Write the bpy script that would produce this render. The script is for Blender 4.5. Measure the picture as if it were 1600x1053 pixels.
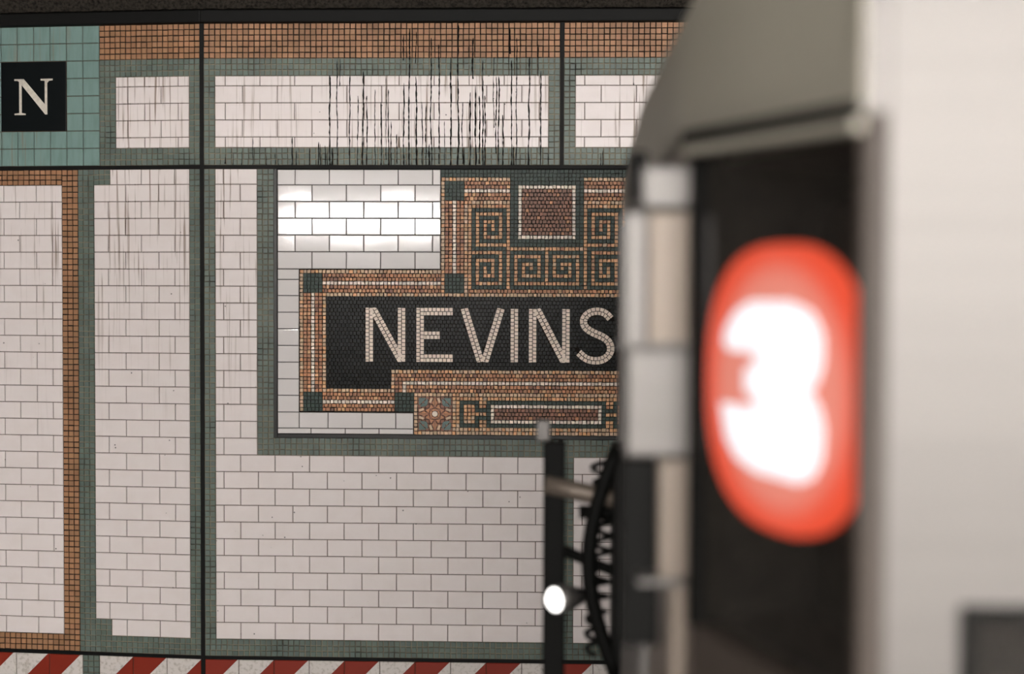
import bpy, bmesh, math, random
from mathutils import Matrix, Vector
random.seed(7)
for o in list(bpy.data.objects): bpy.data.objects.remove(o)
SC = bpy.context.scene
COL = SC.collection

# ------------------------------------------------------------------ camera
CZ = 1.70                       # eye height above the platform
FPX = 2222.0                    # focal length in pixels of the 1600 x 1053 frame (50 mm on 36 mm)
YAW, PITCH, ROLL = 0.0350, -0.0286, 0.0036
WALL_D = 6.473                  # distance of the tiled wall
cam_d = bpy.data.cameras.new('camera'); cam = bpy.data.objects.new('camera', cam_d); COL.objects.link(cam)
cam_d.sensor_width = 36.0; cam_d.lens = 36.0 * FPX / 1600.0
CAMR = Matrix.Rotation(YAW, 4, 'Z') @ Matrix.Rotation(math.pi/2, 4, 'X') @ Matrix.Rotation(PITCH, 4, 'X') @ Matrix.Rotation(ROLL, 4, 'Z')
cam.matrix_world = Matrix.Translation((0, 0, CZ)) @ CAMR
cam_d.dof.use_dof = True; cam_d.dof.focus_distance = 6.5; cam_d.dof.aperture_fstop = 1.9
cam_d.clip_start = 0.05
SC.camera = cam

# ------------------------------------------------------------------ world, exposure
w = bpy.data.worlds.new('station_air'); SC.world = w; w.use_nodes = True
w.node_tree.nodes['Background'].inputs[0].default_value = (0.95, 0.97, 1.0, 1)
w.node_tree.nodes['Background'].inputs[1].default_value = 0.10
SC.view_settings.view_transform = 'Standard'; SC.view_settings.look = 'None'
SC.view_settings.gamma = 1.0; SC.view_settings.use_curve_mapping = False
SC.view_settings.exposure = 0.0
LAMP = 370.0                     # strength of the fluorescent tubes over the platform
LAMP_Y, LAMP_Z = -4.6, CZ + 0.97

# ------------------------------------------------------------------ rays
def ray(x, y):
    return (CAMR.to_3x3() @ Vector((x-800, -(y-526.5), -FPX)))
def hitR(x, y):
    r = ray(x, y); t = WALL_D/r.y; return r.x*t, r.z*t
def at(x, y, Y):
    r = ray(x, y); t = Y/r.y; return Vector((r.x*t, Y, r.z*t + CZ))
UK = hitR(316.5, 526)[0]; KIN = 0.0877
def hitL(x, y):
    r = ray(x, y); n = Vector((math.sin(KIN), math.cos(KIN)))
    t = n.dot(Vector((UK, WALL_D)))/n.dot(r.xy); h = r*t
    return UK + (h.xy-Vector((UK, WALL_D))).dot(Vector((math.cos(KIN), -math.sin(KIN)))), h.z
def uR(x, y=526): return hitR(x, y)[0]
def uL(x, y=526): return hitL(x, y)[0]
def vR(y, x=600): return hitR(x, y)[1]
# wall frames: local x runs along the wall, local -y out of the wall, local z up from eye level
FR = Matrix.Translation((0, WALL_D, CZ))
FL = Matrix.Translation((UK, WALL_D, CZ)) @ Matrix.Rotation(-KIN, 4, 'Z') @ Matrix.Translation((-UK, 0, 0))

# ------------------------------------------------------------------ materials
MATS = {}
def nodes_of(m):
    m.use_nodes = True; nt = m.node_tree
    return nt, nt.nodes, nt.links, nt.nodes['Principled BSDF']
def srgb(r, g, b):
    f = lambda c: (c/255/12.92) if c/255 <= 0.04045 else ((c/255+0.055)/1.055)**2.4
    return (f(r), f(g), f(b), 1)
def mk(name, col, rough=0.5, metal=0.0, spec=0.5, var=0.0, var_scale=20.0, stretch=(1, 1, 1), dark=None,
       bump=0.0, bump_scale=200.0, attr=False, coat=0.0, streak=0.0, speck=0.0, rough_var=0.0):
    if name in MATS: return MATS[name]
    m = bpy.data.materials.new(name); nt, N, L, B = nodes_of(m); MATS[name] = m
    B.inputs['Roughness'].default_value = rough; B.inputs['Metallic'].default_value = metal
    B.inputs['Specular IOR Level'].default_value = spec; B.inputs['Coat Weight'].default_value = coat
    B.inputs['Coat Roughness'].default_value = 0.05
    rgb = N.new('ShaderNodeRGB'); rgb.outputs[0].default_value = col; out = rgb.outputs[0]
    geo = N.new('ShaderNodeNewGeometry')
    def mapped(s):
        mp = N.new('ShaderNodeMapping'); mp.inputs['Scale'].default_value = s
        L.new(geo.outputs['Position'], mp.inputs['Vector']); return mp.outputs[0]
    def noise(s, scale, detail=4):
        n = N.new('ShaderNodeTexNoise'); n.inputs['Scale'].default_value = scale; n.inputs['Detail'].default_value = detail
        L.new(mapped(s), n.inputs['Vector']); return n.outputs['Fac']
    def ramp(fac, a, b):
        r = N.new('ShaderNodeMapRange'); r.inputs['From Min'].default_value = a; r.inputs['From Max'].default_value = b
        L.new(fac, r.inputs['Value']); return r.outputs[0]
    def mix(fac, a, b, mode='MIX'):
        x = N.new('ShaderNodeMix'); x.data_type = 'RGBA'; x.blend_type = mode
        if hasattr(fac, 'node'): L.new(fac, x.inputs['Factor'])
        else: x.inputs['Factor'].default_value = fac
        L.new(a, x.inputs['A'])
        if hasattr(b, 'node'): L.new(b, x.inputs['B'])
        else: x.inputs['B'].default_value = b
        return x.outputs['Result']
    def mul(a, k):
        x = N.new('ShaderNodeMath'); x.operation = 'MULTIPLY'; L.new(a, x.inputs[0])
        if hasattr(k, 'node'): L.new(k, x.inputs[1])
        else: x.inputs[1].default_value = k
        return x.outputs[0]
    if attr:
        a = N.new('ShaderNodeAttribute'); a.attribute_name = 'tint'
        out = mix(1.0, out, a.outputs['Color'], 'MULTIPLY')
    if var:
        d = dark or tuple(c*0.35 for c in col[:3])+(1,)
        out = mix(mul(ramp(noise(stretch, var_scale), 0.42, 0.75), var), out, d)
    if streak:       # faint brown run marks, long down the wall and narrow across it
        s = ramp(noise((1, 1, 0.025), 95, 2), 0.57, 0.67)
        s = mul(s, ramp(noise((1, 1, 0.25), 5, 3), 0.38, 0.58))
        sz = N.new('ShaderNodeSeparateXYZ'); L.new(geo.outputs['Position'], sz.inputs[0])
        s = mul(s, ramp(sz.outputs['Z'], CZ-0.75, CZ+0.35))
        out = mix(mul(s, streak), out, srgb(120, 100, 84))
    if speck:
        v = N.new('ShaderNodeTexVoronoi'); v.inputs['Scale'].default_value = 18; L.new(mapped((1, 1, 1)), v.inputs['Vector'])
        s = ramp(v.outputs['Distance'], 0.075, 0.05)
        s = mul(s, ramp(noise((1, 1, 1), 7, 2), 0.54, 0.58))
        out = mix(mul(s, speck), out, (0.02, 0.017, 0.015, 1))
    L.new(out, B.inputs['Base Color'])
    if rough_var:
        r = N.new('ShaderNodeMapRange'); r.inputs['To Min'].default_value = rough; r.inputs['To Max'].default_value = rough+rough_var
        L.new(noise((1, 1, 1), 9, 3), r.inputs['Value']); L.new(r.outputs[0], B.inputs['Roughness'])
    if bump:
        b = N.new('ShaderNodeBump'); b.inputs['Strength'].default_value = bump; b.inputs['Distance'].default_value = 0.004
        L.new(noise(stretch, bump_scale), b.inputs['Height']); L.new(b.outputs[0], B.inputs['Normal'])
    return m
def emit(name, col, strength):
    m = bpy.data.materials.new(name); nt, N, L, B = nodes_of(m)
    B.inputs['Base Color'].default_value = col; B.inputs['Emission Color'].default_value = col
    B.inputs['Emission Strength'].default_value = strength; MATS[name] = m; return m

M_WHITE = mk('old_white_tile', srgb(221, 212, 210), 0.34, spec=0.35, var=0.10, var_scale=14, dark=srgb(170, 150, 132), streak=0.85, speck=0.8, rough_var=0.15, bump=0.05, bump_scale=60)
M_GLOSS = mk('new_white_tile', srgb(216, 211, 210), 0.07, spec=0.5, coat=0.0, bump=0.04, bump_scale=16)
M_GROUT = mk('dark_grout', srgb(80, 64, 52), 0.9, var=0.8, var_scale=9, dark=srgb(40, 33, 28))
M_GROUT_L = mk('mottled_mosaic_grout', srgb(128, 120, 104), 0.9, spec=0.1, var=1.0, var_scale=9, dark=srgb(26, 25, 23))
M_GROUT_D = mk('black_mosaic_grout', srgb(26, 22, 19), 0.9, spec=0.1, var=0.5, var_scale=30, dark=srgb(60, 50, 42))
M_TEAL = mk('teal_tile', srgb(114, 139, 134), 0.4, spec=0.3, var=0.4, var_scale=40, stretch=(1, 1, 0.2), dark=srgb(70, 98, 92), streak=0.6)
M_GREEN = mk('grey_green_mosaic', srgb(92, 104, 97), 0.45, spec=0.3, attr=True, var=0.4, var_scale=6, dark=srgb(58, 72, 68))
M_ORANGE = mk('ochre_mosaic', srgb(158, 117, 86), 0.5, spec=0.3, attr=True, var=0.5, var_scale=6, dark=srgb(96, 66, 44))
M_RED = mk('striped_red_tile', srgb(120, 40, 28), 0.3)
M_JOINT = mk('black_joint_steel', srgb(11, 11, 10), 0.6, spec=0.15)
M_FRAME = mk('black_frame_steel', srgb(13, 13, 12), 0.35, spec=0.3)
M_GRIME = mk('dried_black_drips', srgb(14, 12, 11), 0.7, spec=0.1)
M_CONC = mk('sooty_concrete', srgb(50, 46, 41), 0.95, spec=0.1, var=1.0, var_scale=80, dark=srgb(9, 8, 8), bump=1.0, bump_scale=90)
M_WALLC = mk('wall_concrete', srgb(92, 86, 78), 0.9, var=0.6, var_scale=4)
M_FLOOR = mk('platform_concrete', srgb(84, 78, 72), 0.8, var=0.5, var_scale=3)
M_CEIL = mk('painted_ceiling', srgb(150, 146, 138), 0.8, var=0.4, var_scale=3)
M_BED = mk('track_bed_ballast', srgb(48, 44, 40), 0.95, var=0.8, var_scale=30, bump=1.0, bump_scale=40)
M_PLAQUE = mk('black_enamel', srgb(6, 11, 13), 0.4, spec=0.15)
M_CREAM = mk('cream_letter', srgb(206, 198, 186), 0.45, var=0.4, var_scale=60, dark=srgb(150, 138, 124))
# mosaic tesserae
T_MAT = {
 'tan':   mk('tan_tesserae', srgb(196, 164, 132), 0.5, attr=True),
 'lor':   mk('amber_tesserae', srgb(202, 150, 104), 0.5, attr=True),
 'ora':   mk('brown_orange_tesserae', srgb(178, 118, 76), 0.5, attr=True, var=0.5, var_scale=9, dark=srgb(110, 72, 48)),
 'red':   mk('red_brown_tesserae', srgb(128, 80, 56), 0.5, attr=True, var=0.4, var_scale=9),
 'cre':   mk('cream_tesserae', srgb(222, 206, 190), 0.45, attr=True),
 'gre':   mk('dark_green_tesserae', srgb(44, 58, 52), 0.45, spec=0.2, attr=True),
 'bla':   mk('black_tesserae', srgb(5, 8, 8), 0.33, spec=0.09, attr=True),
 'let':   mk('cream_pink_tesserae', srgb(228, 208, 192), 0.45, attr=True),
}
M_STEEL = mk('brushed_steel', srgb(93, 90, 88), 0.5, metal=0.65, var=0.12, var_scale=3, stretch=(0.2, 1, 14), bump=0.05, bump_scale=50)
M_HEAD = mk('grey_front_bonnet', srgb(134, 129, 118), 0.55, metal=0.2)
M_BRONZE = mk('brown_grey_steel', srgb(100, 90, 81), 0.5, metal=0.4)
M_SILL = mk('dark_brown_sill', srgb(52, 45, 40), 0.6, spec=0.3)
M_RUBBER = mk('black_rubber', srgb(9, 9, 8), 0.6, spec=0.08)
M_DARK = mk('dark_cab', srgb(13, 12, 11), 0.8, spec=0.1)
M_ROOF = mk('car_roof', srgb(110, 108, 104), 0.6, metal=0.3)
def glass(name, tint):
    m = bpy.data.materials.new(name); m.use_nodes = True; nt = m.node_tree; N = nt.nodes; L = nt.links
    for n in list(N): N.remove(n)
    o = N.new('ShaderNodeOutputMaterial'); t = N.new('ShaderNodeBsdfTransparent'); g = N.new('ShaderNodeBsdfGlossy')
    t.inputs[0].default_value = tint; g.inputs['Roughness'].default_value = 0.03
    lw = N.new('ShaderNodeLayerWeight'); lw.inputs['Blend'].default_value = 0.5
    pw = N.new('ShaderNodeMath'); pw.operation = 'POWER'; pw.inputs[1].default_value = 4.0; L.new(lw.outputs['Facing'], pw.inputs[0])
    f = N.new('ShaderNodeMapRange'); f.inputs['To Min'].default_value = 0.035; f.inputs['To Max'].default_value = 0.9; L.new(pw.outputs[0], f.inputs['Value'])
    x = N.new('ShaderNodeMixShader')
    L.new(f.outputs[0], x.inputs[0]); L.new(t.outputs[0], x.inputs[1]); L.new(g.outputs[0], x.inputs[2]); L.new(x.outputs[0], o.inputs[0])
    return m
M_GLASS = glass('window_glass', (0.93, 0.93, 0.93, 1))
# red and white slanted stripes fired into the bottom row of tiles
def stripe_mat(period, x0, top):
    m = bpy.data.materials.new('red_white_striped_tile'); nt, N, L, B = nodes_of(m); B.inputs['Roughness'].default_value = 0.32
    tc = N.new('ShaderNodeNewGeometry'); sp = N.new('ShaderNodeSeparateXYZ'); L.new(tc.outputs['Position'], sp.inputs[0])
    def mth(op, a, b):
        x = N.new('ShaderNodeMath'); x.operation = op
        for i, s in enumerate((a, b)):
            if hasattr(s, 'node'): L.new(s, x.inputs[i])
            else: x.inputs[i].default_value = s
        return x.outputs[0]
    d = mth('SUBTRACT', mth('SUBTRACT', sp.outputs['X'], x0), mth('SUBTRACT', sp.outputs['Z'], top))
    f = mth('LESS_THAN', mth('FLOORED_MODULO', d, period), period*0.485)
    n = N.new('ShaderNodeTexNoise'); n.inputs['Scale'].default_value = 60
    a = N.new('ShaderNodeMix'); a.data_type = 'RGBA'; a.inputs['A'].default_value = srgb(206, 199, 194); a.inputs['B'].default_value = srgb(168, 160, 150)
    r = N.new('ShaderNodeMapRange'); r.inputs['From Min'].default_value = 0.5; r.inputs['From Max'].default_value = 0.75
    L.new(tc.outputs['Position'], n.inputs['Vector']); L.new(n.outputs['Fac'], r.inputs['Value']); L.new(r.outputs[0], a.inputs['Factor'])
    x = N.new('ShaderNodeMix'); x.data_type = 'RGBA'; L.new(f, x.inputs['Factor']); L.new(a.outputs['Result'], x.inputs['A'])
    x.inputs['B'].default_value = srgb(128, 42, 28); L.new(x.outputs['Result'], B.inputs['Base Color'])
    return m

# ------------------------------------------------------------------ builders
P = 0.0775; Q = 0.1593; MP = P/3; V0 = 0.5071; A0 = 0.955       # row pitch, tile pitch, mosaic pitch, datum joints
def link(name, me, mats, parent=None, mw=None, kind=None, label=None, cat=None, group=None):
    o = bpy.data.objects.new(name, me); COL.objects.link(o)
    if mats is not None and me is not None and len(me.materials) == 0:
        for m in (mats if isinstance(mats, (list, tuple)) else [mats]): me.materials.append(m)
    if parent is not None: o.parent = parent
    if mw is not None: o.matrix_world = mw if parent is None else o.matrix_world
    if mw is not None and parent is not None: o.matrix_local = mw
    if kind == 'structure' and not cat: cat = name.split('_')[0] if name != 'track_bed' else 'track bed'
    for k, v in (('kind', kind), ('label', label), ('category', cat), ('group', group)):
        if v: o[k] = v
    return o
class MB:
    def __init__(s): s.v = []; s.f = []; s.c = []
    def add(s, vs, fs, tint=None):
        n = len(s.v); s.v += [tuple(p) for p in vs]; s.f += [tuple(i+n for i in f) for f in fs]
        s.c += [tint or (1, 1, 1, 1)]*len(fs); return s
    def box(s, a, b, tint=None):
        (x0, y0, z0), (x1, y1, z1) = [min(p, q) for p, q in zip(a, b)], [max(p, q) for p, q in zip(a, b)]
        return s.add([(x0,y0,z0),(x1,y0,z0),(x1,y1,z0),(x0,y1,z0),(x0,y0,z1),(x1,y0,z1),(x1,y1,z1),(x0,y1,z1)],
              [(0,3,2,1),(4,5,6,7),(0,1,5,4),(1,2,6,5),(2,3,7,6),(3,0,4,7)], tint)
    def chip(s, quad, t0, t1, inset=0.08, tint=None):
        """one small tile: quad of (u,v) corners counter-clockwise, its front slightly smaller than its foot"""
        cx = sum(q[0] for q in quad)/len(quad); cy = sum(q[1] for q in quad)/len(quad); n = len(quad)
        a, b = random.uniform(-.012, .012), random.uniform(-.012, .012)
        vs = [(q[0], -t0, q[1]) for q in quad]
        for q in quad:
            x = q[0]+(cx-q[0])*inset; z = q[1]+(cy-q[1])*inset
            vs.append((x, -t1 + (x-cx)*a + (z-cy)*b, z))
        return s.add(vs, [tuple(range(n, 2*n))]+[(i, (i+1) % n, n+(i+1) % n, n+i) for i in range(n)], tint)
    def tube(s, pts, r, seg=10, caps=True):
        pts = [Vector(p) for p in pts]; rings = []
        for i, p in enumerate(pts):
            d = (pts[min(i+1, len(pts)-1)]-pts[max(i-1, 0)]).normalized()
            a = d.orthogonal().normalized(); b = d.cross(a)
            if i and (a.dot(pa) < 0.99):
                a = (pa - d*pa.dot(d)).normalized(); b = d.cross(a)
            pa = a; rr = r[i] if isinstance(r, (list, tuple)) else r
            rings.append([p + a*rr*math.cos(2*math.pi*k/seg) + b*rr*math.sin(2*math.pi*k/seg) for k in range(seg)])
        vs = [v for ring in rings for v in ring]
        fs = [(i*seg+k, i*seg+(k+1) % seg, (i+1)*seg+(k+1) % seg, (i+1)*seg+k) for i in range(len(pts)-1) for k in range(seg)]
        if caps: fs += [tuple(range(seg))[::-1], tuple((len(pts)-1)*seg+k for k in range(seg))]
        return s.add(vs, fs)
    def mesh(s, name, smooth=False):
        me = bpy.data.meshes.new(name); me.from_pydata(s.v, [], s.f)
        if any(c != (1, 1, 1, 1) for c in s.c):
            at_ = me.attributes.new('tint', 'FLOAT_COLOR', 'FACE'); at_.data.foreach_set('color', [x for c in s.c for x in c])
        if smooth: me.polygons.foreach_set('use_smooth', [True]*len(me.polygons))
        me.update(); return me
def jit(k=0.16, hue=0.05):
    b = 1+random.uniform(-k, k)
    return (b*(1+random.uniform(-hue, hue)), b, b*(1+random.uniform(-hue, hue)), 1)
def bevel(o, w, seg=2):
    m = o.modifiers.new('bevel', 'BEVEL'); m.width = w; m.segments = seg; m.limit_method = 'ANGLE'; return o

# tile mesh cache: a tile with a bevelled edge, centred, standing t proud of its bed
TILES = {}
def tile_mesh(wd, ht, t, b, mat, rings=1):
    key = (round(wd, 4), round(ht, 4), t, b, mat.name)
    if key in TILES: return TILES[key]
    W, H = wd/2, ht/2; vs = []; fs = []
    prof = [(0, 0), (0, t-b)]
    prof += [(b, t)] if rings == 1 else [(b*0.5, t-b*0.25), (b*1.2, t-b*0.04), (b*1.8, t)]
    for ins, d in prof:
        ins = min(ins, W*0.8, H*0.8)
        vs += [(-W+ins, -d, -H+ins), (W-ins, -d, -H+ins), (W-ins, -d, H-ins), (-W+ins, -d, H-ins)]
    for r in range(len(prof)-1):
        for k in range(4):
            fs.append((r*4+k, r*4+(k+1) % 4, r*4+4+(k+1) % 4, r*4+4+k))
    n = len(prof)-1; fs.append((n*4, n*4+1, n*4+2, n*4+3))
    me = bpy.data.meshes.new('tile'); me.from_pydata(vs, [], fs); me.materials.append(mat)
    me.update(); TILES[key] = me; return me
JW = 0.0029                     # joint width
def put_tile(parent, u0, u1, v0, v1, mat, t=0.006, b=0.0022, rings=1, tilt=0.0025, name='tile', base=0.0):
    wd, ht = u1-u0-JW, v1-v0-JW
    if wd < 0.004 or ht < 0.004: return None
    o = bpy.data.objects.new(name, tile_mesh(wd, ht, t, b, mat, rings)); COL.objects.link(o); o.parent = parent
    o.location = ((u0+u1)/2, -base, (v0+v1)/2)
    o.rotation_euler = (random.uniform(-tilt, tilt), 0, random.uniform(-tilt, tilt))
    return o
def fill_white(parent, u0, u1, vt, vb, line, phases, mat=None, **kw):
    """running-bond tiles in a rectangle: rows hang from the joint line at height `line`, phases = joint of even / odd rows"""
    k0 = math.floor((line-vt)/P + 1e-6); k1 = math.ceil((line-vb)/P - 1e-6)
    for k in range(k0, k1):
        top = min(vt, line-k*P); bot = max(vb, line-(k+1)*P)
        if top-bot < 0.010: continue
        ph = phases[k % 2]
        j = math.floor((u0-ph)/Q); xs = [u0]
        while ph+j*Q < u1-0.012:
            if ph+j*Q > u0+0.012: xs.append(ph+j*Q)
            j += 1
        xs.append(u1)
        for a, b_ in zip(xs, xs[1:]): put_tile(parent, a, b_, bot, top, mat or M_WHITE, **kw)
def small_band(parent, rects, mat, name, pitch=MP, drop=None):
    """bands of small square mosaic tiles, too small to pick apart, joined"""
    mb = MB()
    for (u0, u1, vb, vt) in rects:
        nu = max(1, round((u1-u0)/pitch)); nv = max(1, round((vt-vb)/pitch)); a = (u1-u0)/nu; b = (vt-vb)/nv
        for i in range(nu):
            for k in range(nv):
                g = 0.0018; e = lambda: random.uniform(-.0008, .0008)
                x0, x1, z0, z1 = u0+i*a+g+e(), u0+(i+1)*a-g+e(), vb+k*b+g+e(), vb+(k+1)*b-g+e()
                mb.chip([(x0, z0), (x1, z0), (x1, z1), (x0, z1)], 0, 0.0055+random.uniform(-.0006, .0006), 0.07, jit(0.13, 0.04))
    if mat is M_ORANGE:
        g = MB()
        for (u0, u1, vb, vt) in rects: g.box((u0, -0.0008, vb), (u1, 0.004, vt))
        link('grout', g.mesh('grout'), M_GROUT_D, parent)
    return link(name, mb.mesh(name), mat, parent, kind='stuff')

# ------------------------------------------------------------------ the tiled wall
UEND_R = uR(1500); UBEG_L = uL(-330)
wb = MB()
wb.box((UK-0.012, 0.008, -2.9), (7.5, 0.35, 1.75))
wall = link('wall_back', wb.mesh('wall_back'), M_WALLC, mw=FR, kind='structure', label='white tiled station wall with grey green and ochre mosaic bands')
wl = MB().box((-6.5, 0.008, -2.9), (UK+0.01, 0.35, 1.75))
wall_l = link('wall_left', wl.mesh('wall_left'), M_WALLC, mw=FL, kind='structure', label='tiled station wall section left of the vertical black joint')

VTOP = vR(36.0); V_OG = vR(91); V_GW = vR(118.2); V_WG = vR(230.8); V_J0 = vR(258.0, 500); V_J1 = vR(264.0, 500)
V_BW = V0-27*P; V_BJ = V_BW-3*MP-0.001; V_S0 = V_BJ-0.016
V_S1 = V_S0-0.162
V_MT = V0-16*P                 # top of the white field under the name mosaic
J1a, J1b = uR(313.3), uR(319.5); J2a, J2b = uR(873.4), uR(879.4)
J3a = J2a + (J2a-J1a); J3b = J3a + (J2b-J2a)
GW = 2*MP                      # two mosaic columns beside a joint
def panel(parent, u0, u1, v0, v1, mat=M_GROUT):
    mb = MB().box((u0, 0.0, v0), (u1, 0.010, v1))
    return link('tile_panel', mb.mesh('tile_panel'), mat, parent)
# ---- right frame, top row of panels
def top_panel(ja, jb, phases):
    p = panel(wall, ja, jb, V_J0, VTOP, M_GROUT_L)
    small_band(p, [(ja, jb, V_OG, VTOP)], M_ORANGE, 'ochre_mosaic_band')
    small_band(p, [(ja, jb, V_GW, V_OG), (ja, jb, V_J0, V_WG), (ja, ja+GW, V_WG, V_GW), (jb-GW, jb, V_WG, V_GW)], M_GREEN, 'green_mosaic_band')
    g = MB().box((ja+GW, -0.0012, V_WG), (jb-GW, 0.004, V_GW)); link('grout', g.mesh('grout'), M_GROUT, p)
    fill_white(p, ja+GW, jb-GW, V_GW, V_WG, A0, phases)
    return p
tp_mid = top_panel(J1b, J2a, (uR(379.2, 130), uR(406.3, 130)))
tp_right = top_panel(J2b, J3a, (uR(939.3, 130), uR(913.6, 130)))
# ---- middle panels around the name mosaic
F_L0 = uR(428.6); CX = uR(853.8); F_R0 = 2*CX-F_L0; V_F0 = vR(684.5, 600)
G_L = F_L0-3*MP; G_R = F_R0+3*MP
p = panel(wall, J1b, J2a, V_BJ, V_J1, M_GROUT_L)
small_band(p, [(J1b, J1b+GW, V_BW, V_J1), (G_L, F_L0, V_MT, V_J1), (F_L0, J2a, V_MT, V_F0), (J2a-GW, J2a, V_BW, V_MT), (J1b, J2a, V_BJ, V_BW)], M_GREEN, 'green_mosaic_band')
g = MB().box((J1b+GW, -0.0012, V_BW), (J2a-GW, 0.004, V_MT)).box((J1b+GW, -0.0012, V_MT), (G_L, 0.004, V_J1)); link('grout', g.mesh('grout'), M_GROUT, p)
PH = (uR(376.4, 760), uR(350.4, 760))
fill_white(p, J1b+GW, G_L, V_J1, V_MT, V0, PH)
fill_white(p, J1b+GW, J2a-GW, V_MT, V_BW, V0, PH)
mp_mid = p
p = panel(wall, J2b, J3a, V_BJ, V_J1, M_GROUT_L)
PH2 = (uR(937, 800), uR(909.6, 800))
small_band(p, [(J2b, J2b+GW, V_BW, V_MT), (J2b, F_R0, V_MT, V_F0), (F_R0, G_R, V_MT, V_J1), (J3a-GW, J3a, V_BW, V_J1), (J2b, J3a, V_BJ, V_BW)], M_GREEN, 'green_mosaic_band')
g = MB().box((J2b+GW, -0.0012, V_BW), (J3a-GW, 0.004, V_MT)).box((G_R, -0.0012, V_MT), (J3a-GW, 0.004, V_J1)); link('grout', g.mesh('grout'), M_GROUT, p)
fill_white(p, G_R, J3a-GW, V_J1, V_MT, V0, PH2)
fill_white(p, J2b+GW, J3a-GW, V_MT, V_BW, V0, PH2)
# ---- striped row
SQ = 0.1632                    # striped tile pitch
S_X0 = uR(428.4, 1030)
M_STRIPE = stripe_mat(2*SQ, S_X0, V_S0+CZ)
def stripe_row(parent, u0, u1, mat, off):
    p = panel(parent, u0, u1, V_S1, V_S0)
    j = math.floor((u0-off)/SQ); xs = [u0]
    while off+j*SQ < u1-0.012:
        if off+j*SQ > u0+0.012: xs.append(off+j*SQ)
        j += 1
    xs.append(u1)
    for a, b in zip(xs, xs[1:]): put_tile(p, a, b, V_S1, V_S0, mat, name='striped_tile')
    return p
stripe_row(wall, J1b, J2a, M_STRIPE, S_X0)
stripe_row(wall, J2b, J3a, M_STRIPE, S_X0)
# ---- left frame
LJ = uL(314.0)
U_T = uL(156.2, 150); TP = 0.0795; TH = (VTOP-V_J0)/8
U_TL = U_T-8*TP; UC = (U_T+U_TL)/2
U_W0 = U_T+3*MP                # white field right of the N
p = panel(wall_l, UBEG_L, LJ, V_J0, VTOP, M_GROUT_L)
U_TG = U_TL-3*MP
small_band(p, [(U_T, LJ, V_OG, VTOP), (UBEG_L, U_TL, V_OG, VTOP)], M_ORANGE, 'ochre_mosaic_band')
small_band(p, [(U_T, LJ, V_GW, V_OG), (U_T, LJ, V_J0, V_WG), (U_T, U_W0, V_WG, V_GW), (LJ-GW, LJ, V_WG, V_GW),
               (UBEG_L, U_TL, V_GW, V_OG), (UBEG_L, U_TL, V_J0, V_WG), (U_TG, U_TL, V_WG, V_GW)], M_GREEN, 'green_mosaic_band')
g = MB().box((U_W0, -0.0012, V_WG), (LJ-GW, 0.004, V_GW)).box((UBEG_L, -0.0012, V_WG), (U_TG, 0.004, V_GW)).box((U_TL, -0.0012, V_J0), (U_T, 0.004, VTOP)); link('grout', g.mesh('grout'), M_GROUT, p)
fill_white(p, U_W0, LJ-GW, V_GW, V_WG, A0, (uL(200, 150), uL(226.5, 130)))
fill_white(p, UBEG_L, U_TG, V_GW, V_WG, A0, (uL(200, 150)-3*Q, uL(226.5, 130)-4*Q))
for i in range(8):
    for k in range(8):
        if 2 <= i < 6 and 2 <= k < 6: continue
        put_tile(p, U_TL+i*TP, U_TL+(i+1)*TP, VTOP-(k+1)*TH, VTOP-k*TH, M_TEAL, t=0.007, name='teal_tile')
tp_left = p
# lower left panel
p = panel(wall_l, UBEG_L, LJ, V_BJ, V_J1, M_GROUT_L)
O1 = uL(99.0, 600); G1 = O1+3*MP; W1 = G1+3*MP; O1l = O1-0.345; G1l = O1l-3*MP; W1l = G1l-3*MP
V_R0 = V0                      # first full row under the notch
V_N1 = V_BW+P                  # notch at the foot
small_band(p, [(O1, G1, V_BJ, V_J1), (G1l, O1l, V_BJ, V_J1), (O1l, O1, V_R0, V_J1), (O1l, O1, V_BJ, V_BW)], M_ORANGE, 'ochre_mosaic_band')
small_band(p, [(G1, W1, V_BJ, V_J1), (W1, W1+P, V_R0, V_J1), (W1, W1+P, V_BW, V_N1), (W1, LJ, V_BJ, V_BW), (LJ-GW, LJ, V_BW, V_J1),
               (W1l, G1l, V_BJ, V_J1), (UBEG_L, W1l, V_BJ, V_BW)], M_GREEN, 'green_mosaic_band')
g = (MB().box((O1l, -0.0012, V_BW), (O1, 0.004, V_R0)).box((W1, -0.0012, V_N1), (LJ-GW, 0.004, V_R0)).box((W1+P, -0.0012, V_BW), (LJ-GW, 0.004, V_N1))
     .box((W1+P, -0.0012, V_R0), (LJ-GW, 0.004, V_J1)).box((UBEG_L, -0.0012, V_BW), (W1l, 0.004, V_J1)))
link('grout', g.mesh('grout'), M_GROUT, p)
PHA = (uL(8.0, 550), uL(32.6, 550)); PHB = (uL(197.6, 550), uL(170.6, 550))
fill_white(p, O1l, O1, V_R0, V_BW, V0, PHA)
fill_white(p, W1+P, LJ-GW, V_J1, V_R0, V0, PHB)
fill_white(p, W1, LJ-GW, V_R0, V_N1, V0, PHB)
fill_white(p, W1+P, LJ-GW, V_N1, V_BW, V0, PHB)
fill_white(p, UBEG_L, W1l, V_J1, V_BW, V0, PHB)
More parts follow.
